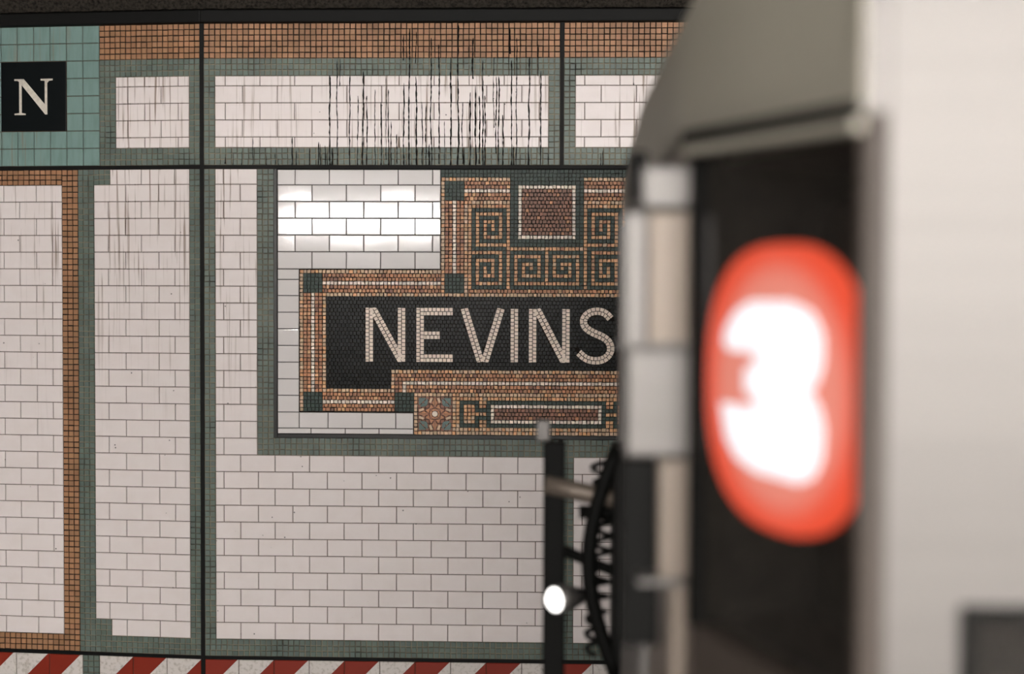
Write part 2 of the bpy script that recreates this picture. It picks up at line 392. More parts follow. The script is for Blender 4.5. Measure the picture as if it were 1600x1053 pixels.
# striped row, broken by the green column
U_GC0, U_GC1 = uL(130.2, 1040), uL(156.3, 1040)
SO = uL(208.8, 1028)
M_STRIPE_L = stripe_mat(2*SQ, (FL @ Vector((SO, 0, 0))).x, V_S0+CZ); M_STRIPE_L.name = 'red_white_striped_tile_side'
stripe_row(wall_l, U_GC1, LJ, M_STRIPE_L, SO)
SO2 = uL(78.0, 1020)
M_STRIPE_K = stripe_mat(2*SQ, (FL @ Vector((uL(75.5, 1018), 0, 0))).x, V_S0+CZ); M_STRIPE_K.name = 'red_white_striped_tile_end'
stripe_row(wall_l, UBEG_L, U_GC0, M_STRIPE_K, SO2)
p2 = panel(wall_l, U_GC0, U_GC1, V_S1, V_S0, M_GROUT_L)
small_band(p2, [(U_GC0, U_GC1, V_S1, V_S0)], M_GREEN, 'green_mosaic_band')
# ---- black joints
def strip(parent, name, u0, u1, v0, v1, t=0.006):
    return link(name, MB().box((u0, -t, v0), (u1, 0.009, v1)).mesh(name), M_JOINT, parent)
for a, b in ((J1a, J1b), (J2a, J2b), (J3a, J3b)):
    strip(wall, 'joint_strip', a, b, V_S1, VTOP)
strip(wall, 'joint_strip', J1b, J3a, V_J1, V_J0, 0.005); strip(wall, 'joint_strip', J1b, J3a, V_S0, V_BJ, 0.005)
strip(wall_l, 'joint_strip', UBEG_L, LJ, V_J1, V_J0, 0.005); strip(wall_l, 'joint_strip', UBEG_L, LJ, V_S0, V_BJ, 0.005)
strip(wall_l, 'joint_strip', LJ, UK, V_S1, VTOP, 0.005)
# ---- black cove strip and the rough beam above the tiles
V_C1 = vR(17.0)
for nm, fr, a, b in (('trim_1', FR, UK-0.003, 7.5), ('trim_2', FL, -6.5, UK+0.003)):
    mb = MB().box((a, -0.030, VTOP), (b, 0.006, V_C1+0.004))
    o = link(nm, mb.mesh(nm), M_JOINT, mw=fr, kind='structure', label='black strip along the top of the tiles, %s the left vertical joint' % ('right of' if nm == 'trim_1' else 'left of')); bevel(o, 0.006)
def rough_beam(name, fr, a, b):
    # a concrete beam with a broken, uneven lower edge
    mb = MB(); n = int((b-a)/0.02); rows = [0, .012, .03, .07, .15, .30, .46]
    vs = []; fs = []
    for i in range(n+1):
        x = a+(b-a)*i/n
        for r, h in enumerate(rows):
            e = random.uniform(-.004, .004) if r < 5 else 0
            vs.append((x, -0.045-min(h, .06)*0.5+e, V_C1+0.004+h+(random.uniform(-.002, .003) if r == 0 else 0)))
        vs.append((x, 0.006, V_C1+0.004))
    m = len(rows)+1
    for i in range(n):
        for r in range(len(rows)-1):
            fs.append((i*m+r, (i+1)*m+r, (i+1)*m+r+1, i*m+r+1))
        fs.append((i*m+m-1, (i+1)*m+m-1, (i+1)*m, i*m))
    mb.add(vs, fs)
    return link(name, mb.mesh(name), M_CONC, mw=fr, kind='structure', label='sooty rough concrete beam above the %s tiled wall' % ('NEVINS' if name == 'trim_3' else 'letter N end of the'))
rough_beam('trim_3', FR, UK-0.01, 7.5); rough_beam('trim_4', FL, -6.5, UK+0.01)

# ---- black drips that ran down the top panel
def drips(parent, items, name='drip_stains'):
    mb = MB()
    for (x, y0, y1, wpx) in items:
        u = uR(x, 200); va, vb = vR(y0), vR(y1); n = max(3, int(abs(va-vb)/0.012)); pu = u; L_ = []
        for i in range(n+1):
            pu += random.uniform(-.0012, .0012) + (u-pu)*0.08
            wd = wpx/340*0.5*random.uniform(0.35, 1.15)
            if i == n: wd *= 1.25
            if i == 0: wd *= 0.4
            L_.append((pu, va+(vb-va)*i/n, wd))
        vs = []; fs = []
        for (a, v, wd) in L_:
            vs += [(a-wd, -0.0064, v), (a, -0.0074, v), (a+wd, -0.0064, v)]
        for i in range(n):
            for k in (0, 1): fs.append((i*3+k, i*3+k+3, i*3+k+4, i*3+k+1))
        mb.add(vs, fs)
    return link(name, mb.mesh(name), M_GRIME, parent, kind='stuff')
DX = [(515.7,118,258,2.6),(527,95,258,1.8),(532,92,135,1.6),(547.5,118,258,2.0),(559,150,258,1.5),(568,112,258,2.6),(573.5,150,258,2.0),(585.8,140,258,1.3),
      (595.7,160,258,2.0),(603,120,250,1.2),(607,140,258,1.8),(611,190,258,1.8),(620,210,256,1.6),(631,55,95,2.0),(631,130,258,2.2),(640,45,258,2.4),(650,50,100,1.6),(650,120,258,2.6),
      (659,160,258,1.7),(666,165,258,1.8),(671,225,258,3.0),(674,60,258,2.2),(685.7,70,256,2.2),(694.8,190,258,1.2),(704,90,258,2.4),(715.6,40,258,2.6),(723,160,256,1.5),(725,230,258,2.6),(734.7,145,258,2.4),
      (739,60,124,2.6),(743,135,258,2.6),(749,150,256,2.4),(754.6,95,258,2.4),(757.5,150,258,2.2),(772,90,200,1.4),(775,120,240,2.0),(779,120,258,2.4),(785.4,180,258,2.2),(796,45,85,2.4),(799,95,258,2.2),(803,228,258,1.8),(807,60,258,1.8),
      (826.7,90,258,2.6),(840,70,120,1.6),(845,112,258,2.2),(857,240,258,1.6),(990,118,134,1.8),(939,240,258,1.6),(942,235,258,1.4),
      (395,215,258,1.4),(457,214,258,2.0),(463,236,258,1.8),(484,232,258,1.9),(498,222,258,2.0),(501,225,258,1.6),(508,228,258,2.0),(519,232,258,2.2),(352,246,256,2.2),(365,240,258,1.4),(378,236,258,1.3),(430,240,258,1.3),(417,244,258,1.4),(435,248,258,1.4)]
drips(tp_mid, [d for d in DX if d[0] < 874]); drips(tp_right, [d for d in DX if d[0] > 880])

# ------------------------------------------------------------------ N plaque
pl = MB().box((U_TL+2*TP+.002, -0.010, VTOP-6*TH+.002), (U_TL+6*TP-.002, -0.001, VTOP-2*TH-.002))
plq = link('letter_plaque', pl.mesh('letter_plaque'), M_PLAQUE, mw=FL, label='square black plaque with a cream serif letter N among teal tiles', cat='plaque'); bevel(plq, 0.0015)
NP = [[(65,437),(118,437),(122,446),(106,449),(106,621),(128,624),(128,632),(65,632),(65,624),(92,621),(92,452),(82,447),(65,446)],
      [(100,437),(118,437),(238,575),(238,448),(215,446),(215,437),(283,437),(283,446),(262,448),(252,460),(252,630),(240,630),(100,462)]]
def outline(polys, conv, t0, t1):
    bm = bmesh.new()
    for poly in polys:
        a = [bm.verts.new((*conv(*q), 0)) for q in poly]; bm.faces.new(a)
    bmesh.ops.triangulate(bm, faces=bm.faces[:], ngon_method='EAR_CLIP')
    r = bmesh.ops.extrude_face_region(bm, geom=bm.faces[:])
    for v in r['geom']:
        if isinstance(v, bmesh.types.BMVert): v.co.z = 1
    for v in bm.verts: v.co = Vector((v.co.x, -(t1 if v.co.z > .5 else t0), v.co.y))
    bmesh.ops.recalc_face_normals(bm, faces=bm.faces[:])
    me = bpy.data.meshes.new('letter'); bm.to_mesh(me); bm.free(); return me
def nconv(zx, zy):
    # the N sits centred on its plaque, drawn in plaque units
    return UC + (zx-172)/3.509/25.9*P, (VTOP-4*TH) - (zy-532)/3.509/25.9*P
link('letter', outline(NP, nconv, 0.009, 0.0125), M_CREAM, plq, label='cream serif letter N')

# ------------------------------------------------------------------ station name mosaic
FB = 0.004
mos = link('name_mosaic', MB().box((F_L0, -FB, V_F0), (F_R0, 0.006, V_J1)).mesh('name_mosaic'), M_GROUT_D, mw=FR,
           label='framed station name mosaic reading NEVINS in cream on black', cat='mosaic')
F_T = 0.0165
fm = MB()
F_L1 = uR(434.4); F_R1 = 2*CX-F_L1; V_F1 = vR(678.3, 600)
for a, b in (((F_L0, -FB-.014, V_F0), (F_L1, -FB, V_J1)), ((F_R1, -FB-.014, V_F0), (F_R0, -FB, V_J1)),
             ((F_L1, -FB-.014, V_F0), (F_R1, -FB, V_F1)), ((F_L1, -FB-.012, V_J1-.004), (F_R1, -FB, V_J1))): fm.box(a, b)
bevel(link('frame', fm.mesh('frame'), M_FRAME, mos), 0.002)
cw = (CX-uR(468.7))/64.5
VM0 = vR(265.2, 700); ch = (VM0-vR(463.8, 700))/33
def cu(a): return CX + a*cw
def kv(k): return VM0 - k*ch
SP1 = set(); SP3 = set()
def seg(S, c0, c1, r0, r1):
    for c in range(c0, c1+1):
        for r in range(r0, r1+1): S.add((c, r))
for s in ((0,8,0,0),(8,8,0,8),(2,8,8,8),(2,2,2,8),(2,6,2,2),(6,6,2,6),(4,6,6,6),(4,4,4,6),(0,0,0,10),(0,8,10,10),
          (8,8,10,20),(0,8,20,20),(0,0,12,20),(0,6,12,12),(6,6,12,18),(2,6,18,18),(2,2,14,18),(2,4,14,14),(4,4,14,16)): seg(SP1, *s)
for s in ((0,8,0,0),(8,8,0,7),(2,8,7,7),(2,2,2,7),(2,6,2,2),(6,6,2,5),(4,6,5,5),(4,4,4,4),(0,0,0,9),(0,8,9,9)): seg(SP3, *s)
GG = set()
for s in ((0,0,60,66),(0,4,60,60),(0,4,66,66),(4,4,60,62),(4,4,64,66),(4,7,62,62),(4,7,64,64)): seg(GG, *s)
def tess(a, k):
    if k < 26 and a > 27: return None
    if k >= 63 and a > 34: return None
    if 25 <= a <= 33 and 59 <= k <= 67: return None          # rosette
    if k <= 32 and a <= 27:
        if k <= 1: return 'gre'
        if a <= 9 and k <= 19:
            if a <= 7 and 4 <= k <= 17: return 'cre' if (a == 7 or k in (4, 17)) else 'red'
            return 'gre'
        if a == 27 or k == 2: return 'tan'
        if 22 <= a <= 26:
            if 3 <= k <= 7 or 27 <= k <= 31: return 'gre'
            if k == 32: return 'tan'
            return 'cre' if a == 24 else 'ora'
        if k <= 7: return 'cre' if k == 5 else 'ora'
        if k == 8 or a == 21 or k == 32: return 'tan'
        if k == 31: return 'ora'
        if k == 9 or a == 20 or (a == 10): return 'lor'
        if a >= 11: return 'gre' if (19-a, k-10) in SP1 else 'lor'
        if k == 20: return 'lor'
        if k == 30: return 'gre'
        if a == 0: return 'lor'
        return 'gre' if (9-a, k-21) in SP3 else 'lor'
    if a == 64 or k == 26: return 'tan'
    if a >= 59 and (27 <= k <= 31 or 58 <= k <= 62): return 'gre'
    if k <= 31: return 'cre' if k == 29 else 'ora'
    if a >= 59: return 'cre' if a == 61 else 'ora'
    if k == 32: return 'tan'
    if a == 58 and k <= 57: return 'tan'
    if a <= 57 and k <= 51: return 'bla'
    if a >= 41 and k <= 56: return 'bla'
    if a >= 40 and k <= 57: return 'tan'
    if a >= 40: return 'cre' if k == 60 else 'ora'
    if k == 52: return 'tan'
    if k <= 54: return 'ora'
    if k <= 57: return 'cre' if ((k == 55 and a <= 37) or a == 37) else 'ora'
    if 35 <= a <= 39: return 'gre'
    if k == 58 or a == 34 or k >= 67: return 'tan'
    if a == 24: return 'tan'
    if a == 23 or k == 59: return 'lor'
    if a <= 15:
        if k in (60, 66) or a == 15: return 'gre'
        if k in (61, 65) or a == 14: return 'cre'
        return 'red'
    return 'gre' if (22-a, k) in GG else 'lor'
# letters: strokes two tesserae wide, in the photograph's pixels around the black field
def mconv(x, y): return uR(x, 523), vR(y, 750)
Z3 = lambda x, y: (700+x/4.213, 450+y/4.213)
S_PATH = [Z3(*q) for q in ((1070,198),(1030,160),(975,149),(920,167),(890,212),(906,257),(955,290),(1015,316),(1058,350),(1072,402),(1046,450),(988,474),(915,464),(860,420))]
HW = 5.9
LET = {
 'N': [[(577.6,481),(577.6,566)], [(582,481),(628.5,566)], [(627.9,481),(627.9,566)]],
 'E': [[(656.8,481),(656.8,566)], [(662.8,487),(708,487)], [(662.8,524),(687.8,524)], [(662.8,559.8),(708,559.8)]],
 'V': [[(725.5,481.5),(751.5,566)], [(783,481.5),(757.5,566)]],
 'I': [[(803.8,482),(803.8,566)]],
 'N2': [[(832.3,482),(832.3,566)], [(838.5,482),(882.5,566)], [(884.2,482),(884.2,566)]],
 'S': [S_PATH],
}
def catmull(pts, n=6):
    out = []
    for i in range(len(pts)-1):
        p0 = pts[max(i-1, 0)]; p1 = pts[i]; p2 = pts[i+1]; p3 = pts[min(i+2, len(pts)-1)]
        for k in range(n):
            t = k/n
            out.append(tuple(0.5*((2*b)+(-a+c)*t+(2*a-5*b+4*c-d)*t*t+(-a+3*b-3*c+d)*t**3) for a, b, c, d in zip(p0, p1, p2, p3)))
    out.append(pts[-1]); return out
def resample(pts, step):
    L = [0]
    for a, b in zip(pts, pts[1:]): L.append(L[-1]+math.dist(a, b))
    n = max(1, round(L[-1]/step)); out = []
    j = 0
    for i in range(n*2+1):
        d = L[-1]*i/(n*2)
        while j < len(L)-2 and L[j+1] < d: j += 1
        t = (d-L[j])/max(1e-9, L[j+1]-L[j]); a, b = pts[j], pts[j+1]
        out.append((a[0]+(b[0]-a[0])*t, a[1]+(b[1]-a[1])*t))
    return out
ALLPTS = []
def dist_letters(x, y):
    m = 1e9
    for (ax, ay), (bx, by) in ALLPTS:
        dx, dy = bx-ax, by-ay; t = max(0, min(1, ((x-ax)*dx+(y-ay)*dy)/(dx*dx+dy*dy+1e-9)))
        m = min(m, math.hypot(x-ax-dx*t, y-ay-dy*t))
    return m
for key, strokes in LET.items():
    mb = MB()
    for si, st in enumerate(strokes):
        pts = catmull(st) if len(st) > 2 else st
        if len(st) == 2:
            (ax, ay), (bx, by) = st; l = math.dist(*st); tx, ty = (bx-ax)/l*5.5, (by-ay)/l*5.5
            ALLPTS.append(((ax+tx, ay+ty), (bx-tx, by-ty)))
        else: ALLPTS += list(zip(pts, pts[1:]))
        sp = resample(pts, 6.2); n = len(sp)-1
        nr = []
        for i in range(n+1):
            a, b = sp[max(i-1, 0)], sp[min(i+1, n)]; l = math.dist(a, b); nr.append((-(b[1]-a[1])/l, (b[0]-a[0])/l))
        diag = len(st) == 2 and abs(st[0][0]-st[1][0]) > 5 and abs(st[0][1]-st[1][1]) > 5
        for side in (0, 1):
            o0, o1 = ((-HW, -.4), (.4, HW))[side]
            cuts = list(range(0, n+1, 2)) if side == 0 else [0]+list(range(1, n, 2))+[n]
            for i0, i1 in zip(cuts, cuts[1:]):
                if i1 <= i0: continue
                gp = 0.07
                def pt(i, off, sgn):
                    j = i0 if sgn < 0 else i1; k = i1 if sgn < 0 else i0
                    x = sp[j][0]+(sp[k][0]-sp[j][0])*gp; y = sp[j][1]+(sp[k][1]-sp[j][1])*gp
                    nx, ny = nr[j]
                    if diag:        # strokes cut level at cap height and foot
                        kx = math.copysign(1/abs(nx), nx) if False else 1
                    return (x+nx*off*(1.0), y+ny*off*(1.0))
                q = [pt(i0, o0, -1), pt(i1, o0, 1), pt(i1, o1, 1), pt(i0, o1, -1)]
                if diag:
                    q = [(x, min(max(y, 481), 566)) for x, y in q]
                q = [mconv(*z) for z in q]
                ar = sum(q[i][0]*q[(i+1) % 4][1]-q[(i+1) % 4][0]*q[i][1] for i in range(4))
                if ar < 0: q = q[::-1]
                if abs(ar) < 2e-5: continue
                mb.chip(q, FB-.001, FB+.0072+random.uniform(0, .0006)+si*.0003, 0.04, jit(0.07, 0.03))
    nm = {'N2': 'N'}.get(key, key)
    link('letter', mb.mesh('letter'), T_MAT['let'], mos, label='cream mosaic letter %s' % nm)
groups = {k: MB() for k in T_MAT}
for k in range(0, 69):
    row = [(c, tess(abs(c), k)) for c in range(-64, 65)]; cells = []; i = 0
    while i < len(row):
        j = i
        while j+1 < len(row) and row[j+1][1] == row[i][1]: j += 1
        c0, c1, t = row[i][0]-.5, row[j][0]+.5, row[i][1]; i = j+1
        if not t: continue
        n = round(c1-c0)
        if t in ('ora', 'red', 'bla') and n >= 5 and k % 2:      # every other course starts with a half piece
            cuts = [c0]+[c0+.5+q for q in range(n)]+[c1]
        else: cuts = [c0+q for q in range(n+1)]
        if t != 'bla' and n > 3: cuts = cuts[:1]+[q+random.uniform(-.13, .13) for q in cuts[1:-1]]+cuts[-1:]
        cells += [(a, b, t) for a, b in zip(cuts, cuts[1:])]
    for ca, cb, t in cells:
        x0, x1, z0, z1 = cu(ca), cu(cb), kv(k+1), kv(k)
        if t == 'bla' and dist_letters(853.8+(ca+cb)/2*5.97, 265.2+(k+.5)*6.02) < HW-0.6: continue    # the field breaks around the letters
        e = lambda: random.uniform(-.0012, .0012); g = 0.0015 if t not in ('gre', 'bla') else 0.0007
        q = [(x0+g+e(), z0+g+e()), (x1-g+e(), z0+g+e()), (x1-g+e(), z1-g+e()), (x0+g+e(), z1-g+e())]
        tc = t
        r = random.random()
        if t == 'ora' and r < 0.22: tc = 'lor' if r < .13 else 'red'
        elif t == 'lor' and r < 0.18: tc = 'ora' if r < .10 else 'tan'
        elif t == 'tan' and r < 0.25: tc = 'lor'
        elif t == 'red' and r < 0.12: tc = 'ora'
        groups[tc].chip(q, FB-.001, FB+.0055+random.uniform(0, .0014), 0.06, jit(0.26 if t != 'bla' else .3, 0.06))
NM = {'tan': 'tan_tesserae', 'lor': 'amber_tesserae', 'ora': 'brown_tesserae', 'red': 'red_brown_tesserae', 'cre': 'cream_tesserae', 'gre': 'green_tesserae', 'bla': 'black_tesserae'}
for k, nm in NM.items():
    link(nm, groups[k].mesh(nm), T_MAT[k], mos, kind='stuff')
# rosettes in the foot of the mosaic
def rosette(sgn):
    cx, cz = CX+sgn*29*cw, kv(63.5); R = 4.5*cw
    bed = MB()
    n = 9
    for i in range(n):
        for j in range(n):
            x0 = cx-R+i*2*R/n; z0 = cz-R+j*2*R/n; g = .0009; s = 2*R/n
            bed.chip([(x0+g, z0+g), (x0+s-g, z0+g), (x0+s-g, z0+s-g), (x0+g, z0+s-g)], FB-.001, FB+.004, .06, jit(.2))
    ro = link('rosette', bed.mesh('rosette'), T_MAT['red'], mos, label='mosaic rosette with four green leaves')
    def rot(pts, ang): return [(cx+R*(x*math.cos(ang)-y*math.sin(ang)), cz+R*(x*math.sin(ang)+y*math.cos(ang))) for x, y in pts]
    for q in range(4):
        a = q*math.pi/2
        lf = MB()      # corner leaf of three green pieces
        for poly in ([(.42,.50),(.60,.42),(.92,.40),(.70,.66)], [(.50,.42),(.66,.70),(.40,.92),(.42,.60)], [(.70,.70),(.94,.46),(.94,.94),(.46,.94)]):
            lf.chip(rot(poly, a), FB, FB+.0062, .08, jit(.2))
        link('leaf', lf.mesh('leaf'), MATS.get('leaf_green') or mk('leaf_green', srgb(66, 92, 86), .4, attr=True), ro)
        pt = MB()      # pointed petal with a split down its middle
        for poly in ([(.0,.98),(-.16,.62),(-.02,.40)], [(.0,.98),(.02,.40),(.16,.62)], [(-.2,.55),(-.34,.30),(-.05,.34)], [(.2,.55),(.05,.34),(.34,.30)]):
            pl_ = rot(poly, a)
            if sum(pl_[i][0]*pl_[(i+1) % 3][1]-pl_[(i+1) % 3][0]*pl_[i][1] for i in range(3)) < 0: pl_ = pl_[::-1]
            pt.chip(pl_, FB, FB+.0064, .08, jit(.2))
        link('petal', pt.mesh('petal'), T_MAT['ora'], ro)
        st = MB()
        for b in (-1, 1):
            pl_ = rot([(b*.10,.92),(b*.26,.94),(b*.36,.66),(b*.22,.62)], a)
            if sum(pl_[i][0]*pl_[(i+1) % 4][1]-pl_[(i+1) % 4][0]*pl_[i][1] for i in range(4)) < 0: pl_ = pl_[::-1]
            st.chip(pl_, FB, FB+.006, .08, jit(.2))
        link('petal_edge', st.mesh('petal_edge'), T_MAT['tan'], ro)
    c = MB().chip([(cx+R*.17*math.cos(t*math.pi/5), cz+R*.17*math.sin(t*math.pi/5)) for t in range(10)], FB, FB+.0072, .05, (1, 1, 1, .99))
    link('flower_centre', c.mesh('flower_centre'), T_MAT['cre'], ro)
    for q in range(8):
        a0, a1 = q*math.pi/4+.06, (q+1)*math.pi/4-.06
        ring = MB().chip([(cx+R*r*math.cos(t), cz+R*r*math.sin(t)) for r, t in ((.2, a0), (.31, a0), (.31, a1), (.2, a1))], FB, FB+.0066, .06, jit(.15))
        link('ring_piece', ring.mesh('ring_piece'), T_MAT['ora'], ro)
rosette(-1); rosette(1)
# glossy white tiles that fill the corners of the frame, both sides of the mosaic
GV = [vR(y, 560) for y in (265.2, 289.3, 315.2, 341.3, 367.4, 393.7, 420.4)]
GU = [uR(461.8, 345), uR(488.2, 345)]
U_M27 = cu(-27.6); U_M64 = cu(-64.6); U_M34 = cu(-34.6)
gkw = dict(t=0.0085, b=0.0022, rings=3, tilt=0.004, base=FB, name='glossy_tile')
def both(u0, u1, v0, v1):
    put_tile(mos, u0, u1, v0, v1, M_GLOSS, **gkw)
    put_tile(mos, 2*CX-u1, 2*CX-u0, v0, v1, M_GLOSS, **gkw)
for r in range(6):
    ph = GU[r % 2]; xs = [F_L1]
    while ph < U_M27-.012:
        if ph > F_L1+.012: xs.append(ph)
        ph += 0.1572
    xs.append(U_M27)
    for a, b in zip(xs, xs[1:]): both(a, b, GV[r+1], GV[r])
ys = [420.4, 436.6, 461.9, 487.9, 513.6, 539.8, 565.8, 591.8, 617.5, 643.6]
for a, b in zip(ys, ys[1:]): both(F_L1, U_M64, vR(b, 470), vR(a, 470))
xs = [F_L1, U_M64, uR(513.1), uR(566.4), uR(619), U_M34]
vb1, vb2 = vR(643.6, 470), vR(669, 540)
for a, b in zip(xs, xs[1:]): both(a, b, vb2, vb1)
xs = [F_L1, uR(486.5), uR(540), uR(592.8), U_M34]
for a, b in zip(xs, xs[1:]): both(a, b, V_F1+.0005, vb2)

# ------------------------------------------------------------------ station shell: platform, track bed, ceiling, lamps
def struct(name, a, b, mat, label=None):
    return link(name, MB().box(a, b).mesh(name), mat, kind='structure', label=label)
struct('floor', (-8, -8.2, -1.25), (9, 1.06, 0), M_FLOOR, 'concrete station platform')
struct('track_bed', (-8, 1.06, -1.35), (9, 7.6, -1.20), M_BED, 'dark ballast track bed')
struct('ceiling', (-8, -8.2, 3.42), (9, 7.6, 3.60), M_CEIL, 'painted concrete station ceiling')
struct('wall_front', (-8, -8.2, 0), (9, -8, 3.42), M_WALLC, 'concrete wall at the back of the platform')
for y in (1.85, 3.285):
    o = link('rail', MB().box((-8, y-.035, -1.2), (9, y+.035, -1.08)).box((-8, y-.07, -1.2), (9, y+.07, -1.185)).mesh('rail'), M_BRONZE,
             label='steel running rail under the %s side of the subway car' % ('platform' if y < 2 else 'wall'), cat='rail')
M_LAMP = emit('lamp_diffuser', (1.0, 0.965, 0.93, 1), LAMP)
def lamp(x, y, z):
    L_ = 0.60
    root = link('ceiling_lamp', None, None, mw=Matrix.Translation((x, y, z)), label='long fluorescent lamp hung over the platform', cat='lamp', group='fluorescent lamps over the platform')
    link('housing', MB().box((-L_, -.09, .045), (L_, .09, .085)).mesh('housing'), M_CEIL, root)
    link('diffuser', MB().box((-L_+.01, -.075, -.075), (L_-.01, .075, .045)).mesh('diffuser'), M_LAMP, root)
    for s in (-.4, .4): link('rod', MB().tube([(s, 0, .085), (s, 0, 3.42-z)], .008, 8).mesh('rod'), M_JOINT, root)
for i in range(-2, 5):
    lamp(-0.15+i*1.32, LAMP_Y, LAMP_Z)

# ------------------------------------------------------------------ the subway car
car = link('subway_car', None, None, mw=Matrix.Translation((0, 0, -1.08)), label='silver subway car with a glowing red number 3 in its front window', cat='train')
CI = Matrix.Translation((0, 0, 1.08))
def part(name, mb, mat, parent=None, smooth=False, label=None, bev=0, seg_=2):
    me = mb.mesh(name, smooth); b = bmesh.new(); b.from_mesh(me); bmesh.ops.recalc_face_normals(b, faces=b.faces[:]); b.to_mesh(me); b.free()
    o = link(name, me, mat, parent or car, mw=(CI if parent is None else None), label=label)
    if bev: bevel(o, bev, seg_)
    return o
YN, YF = 1.20, 3.82             # near and far side of the car
A = at(1350, 463, YN); AX = A.x
B_ = at(1085, 463, 1.5455); B_X = B_.x
ch_d = Vector((B_X-AX, 1.5455-YN)); CL = ch_d.length; ch_d /= CL; ch_n = Vector((-ch_d.y, ch_d.x))   # outward normal
def cham(s, z, off=0.0):
    q = Vector((AX, YN)) + ch_d*s + ch_n*off; return Vector((q.x, q.y, CZ+z))
FX = B_X                        # plane of the middle of the front
ZT = 0.31                       # top edge of the front bonnet above eye level
ZB = -1.75
XL = 7.0
# side and corner, roof
side = MB()
X_S = AX+0.020
WN0, WN1, WZ0, WZ1 = AX+0.095, AX+0.62, -0.80, -0.270      # cab side window
def sbox(x0, x1, z0, z1, y0=YN, y1=YN+.03): side.box((x0, y0, CZ+z0), (x1, y1, CZ+z1))
sbox(X_S, WN0, ZB, ZT+.02); sbox(WN1, XL, ZB, ZT+.02); sbox(WN0, WN1, ZB, WZ0); sbox(WN0, WN1, WZ1, ZT+.02)
part('side_panel', side, M_STEEL, label='bright brushed steel side')
far = MB().box((X_S, YF-.03, CZ+ZB), (XL, YF, CZ+ZT+.02)); part('far_side_panel', far, M_STEEL)
cs = MB()                        # rounded corner post between side and front, its shading put into a dark colour
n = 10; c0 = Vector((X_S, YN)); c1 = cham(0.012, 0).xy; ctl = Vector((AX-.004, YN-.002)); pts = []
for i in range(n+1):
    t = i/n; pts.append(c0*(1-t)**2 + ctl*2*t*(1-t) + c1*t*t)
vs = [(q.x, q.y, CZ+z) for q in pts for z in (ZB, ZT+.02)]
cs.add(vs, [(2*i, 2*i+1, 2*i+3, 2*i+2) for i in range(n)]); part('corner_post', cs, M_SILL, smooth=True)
ct = MB(); vs = [(q.x-.002, q.y-.002, CZ+z) for q in pts for z in (0.155, ZT+.02)]
ct.add(vs, [(2*i, 2*i+1, 2*i+3, 2*i+2) for i in range(n)]); part('corner_cap', ct, M_STEEL, smooth=True)
o = part('window_trim', MB().box((WN0-.012, YN-.006, CZ+WZ0-.012), (WN1+.012, YN+.02, CZ+WZ0)).box((WN0-.012, YN-.006, CZ+WZ1), (WN1+.012, YN+.02, CZ+WZ1+.012))
     .box((WN0-.012, YN-.006, CZ+WZ0), (WN0, YN+.02, CZ+WZ1)).box((WN1, YN-.006, CZ+WZ0), (WN1+.012, YN+.02, CZ+WZ1)), M_RUBBER)
part('side_window', MB().box((WN0, YN+.012, CZ+WZ0), (WN1, YN+.018, CZ+WZ1)), M_GLASS)
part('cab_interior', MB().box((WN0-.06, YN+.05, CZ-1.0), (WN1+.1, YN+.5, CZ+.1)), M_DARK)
# front, middle section: slightly bowed plan, extruded
plan = [(FX, 1.5455), (FX-.006, 1.9), (FX-.008, 2.3), (FX-.002, 2.8), (FX+.010, 3.3), (FX+.03, 3.5), (AX+.02, YF-.02), (X_S, YF)]
fr = MB(); vs = [(x, y, CZ+z) for x, y in plan for z in (ZB, ZT)]
fr.add(vs, [(2*i, 2*i+1, 2*i+3, 2*i+2) for i in range(len(plan)-1)]); part('front_panel', fr, M_BRONZE, label='brown grey steel front')
# chamfered near third of the front: header, sill and posts around the window
def slab(s0, s1, z0, z1, o0, o1):
    q = [cham(s, z+(.014*s/CL if z > 0 else 0), o) for s in (s0, s1) for z in (z0, z1) for o in (o0, o1)]
    return q, [(0, 1, 3, 2), (4, 6, 7, 5), (0, 4, 5, 1), (2, 3, 7, 6), (0, 2, 6, 4), (1, 5, 7, 3)]
W0, W1_, WB, WT = 0.004, CL-.012, -0.345, 0.140
hd = MB(); hd.add(*slab(0, CL, WT+.012, ZT, -.03, 0.004)); part('front_header', hd, M_HEAD)
sl = MB(); sl.add(*slab(0, CL, ZB, WB-.01, -.03, 0.002)); part('front_sill', sl, M_SILL)
fp = MB(); fp.add(*slab(CL-.012, CL, WB-.01, WT+.012, -.03, .006)); part('front_post', fp, M_RUBBER)
# bonnet that leans back above the front
bn = MB(); top = [(FX+.004 if False else x, y) for x, y in plan]
prof = [(0, WT+.040), (-.008, WT+.065), (-.006, ZT-.03), (.0, ZT), (.06, ZT+.12), (.25, ZT+.30), (.6, ZT+.40)]
yy = [1.5455+(YF-.06-1.5455)*i/14 for i in range(15)]
def plan_x(y):
    for (xa, ya), (xb, yb) in zip(plan, plan[1:]):
        if ya <= y <= yb+1e-6: return xa+(xb-xa)*(y-ya)/(yb-ya)
    return X_S
ys2 = [YN, YN+.15]+yy+[YF]; vs = []
for y in ys2:
    bx = AX+(B_X-AX)*(y-YN)/(1.5455-YN) if y < 1.5455 else plan_x(y)
    edge = max(0, abs((y-(YN+YF)/2)/((YF-YN)/2))-.55)/.45
    for i, (dx, z) in enumerate(prof):
        far_drop = 0.12*max(0, (y-2.35)/1.47)**1.5
        zz = z-(0.30*edge**2 if i > 4 else 0)
        if i >= 1: zz -= far_drop*(0.4 if i < 3 else 1)
        vs.append((bx+dx-.006, y, CZ+zz))
m = len(prof); fs = [(i*m+k, i*m+k+1, (i+1)*m+k+1, (i+1)*m+k) for i in range(len(ys2)-1) for k in range(m-1)]
bn.add(vs, fs); part('front_bonnet', bn, M_HEAD, smooth=True, label='grey bonnet above the front window')
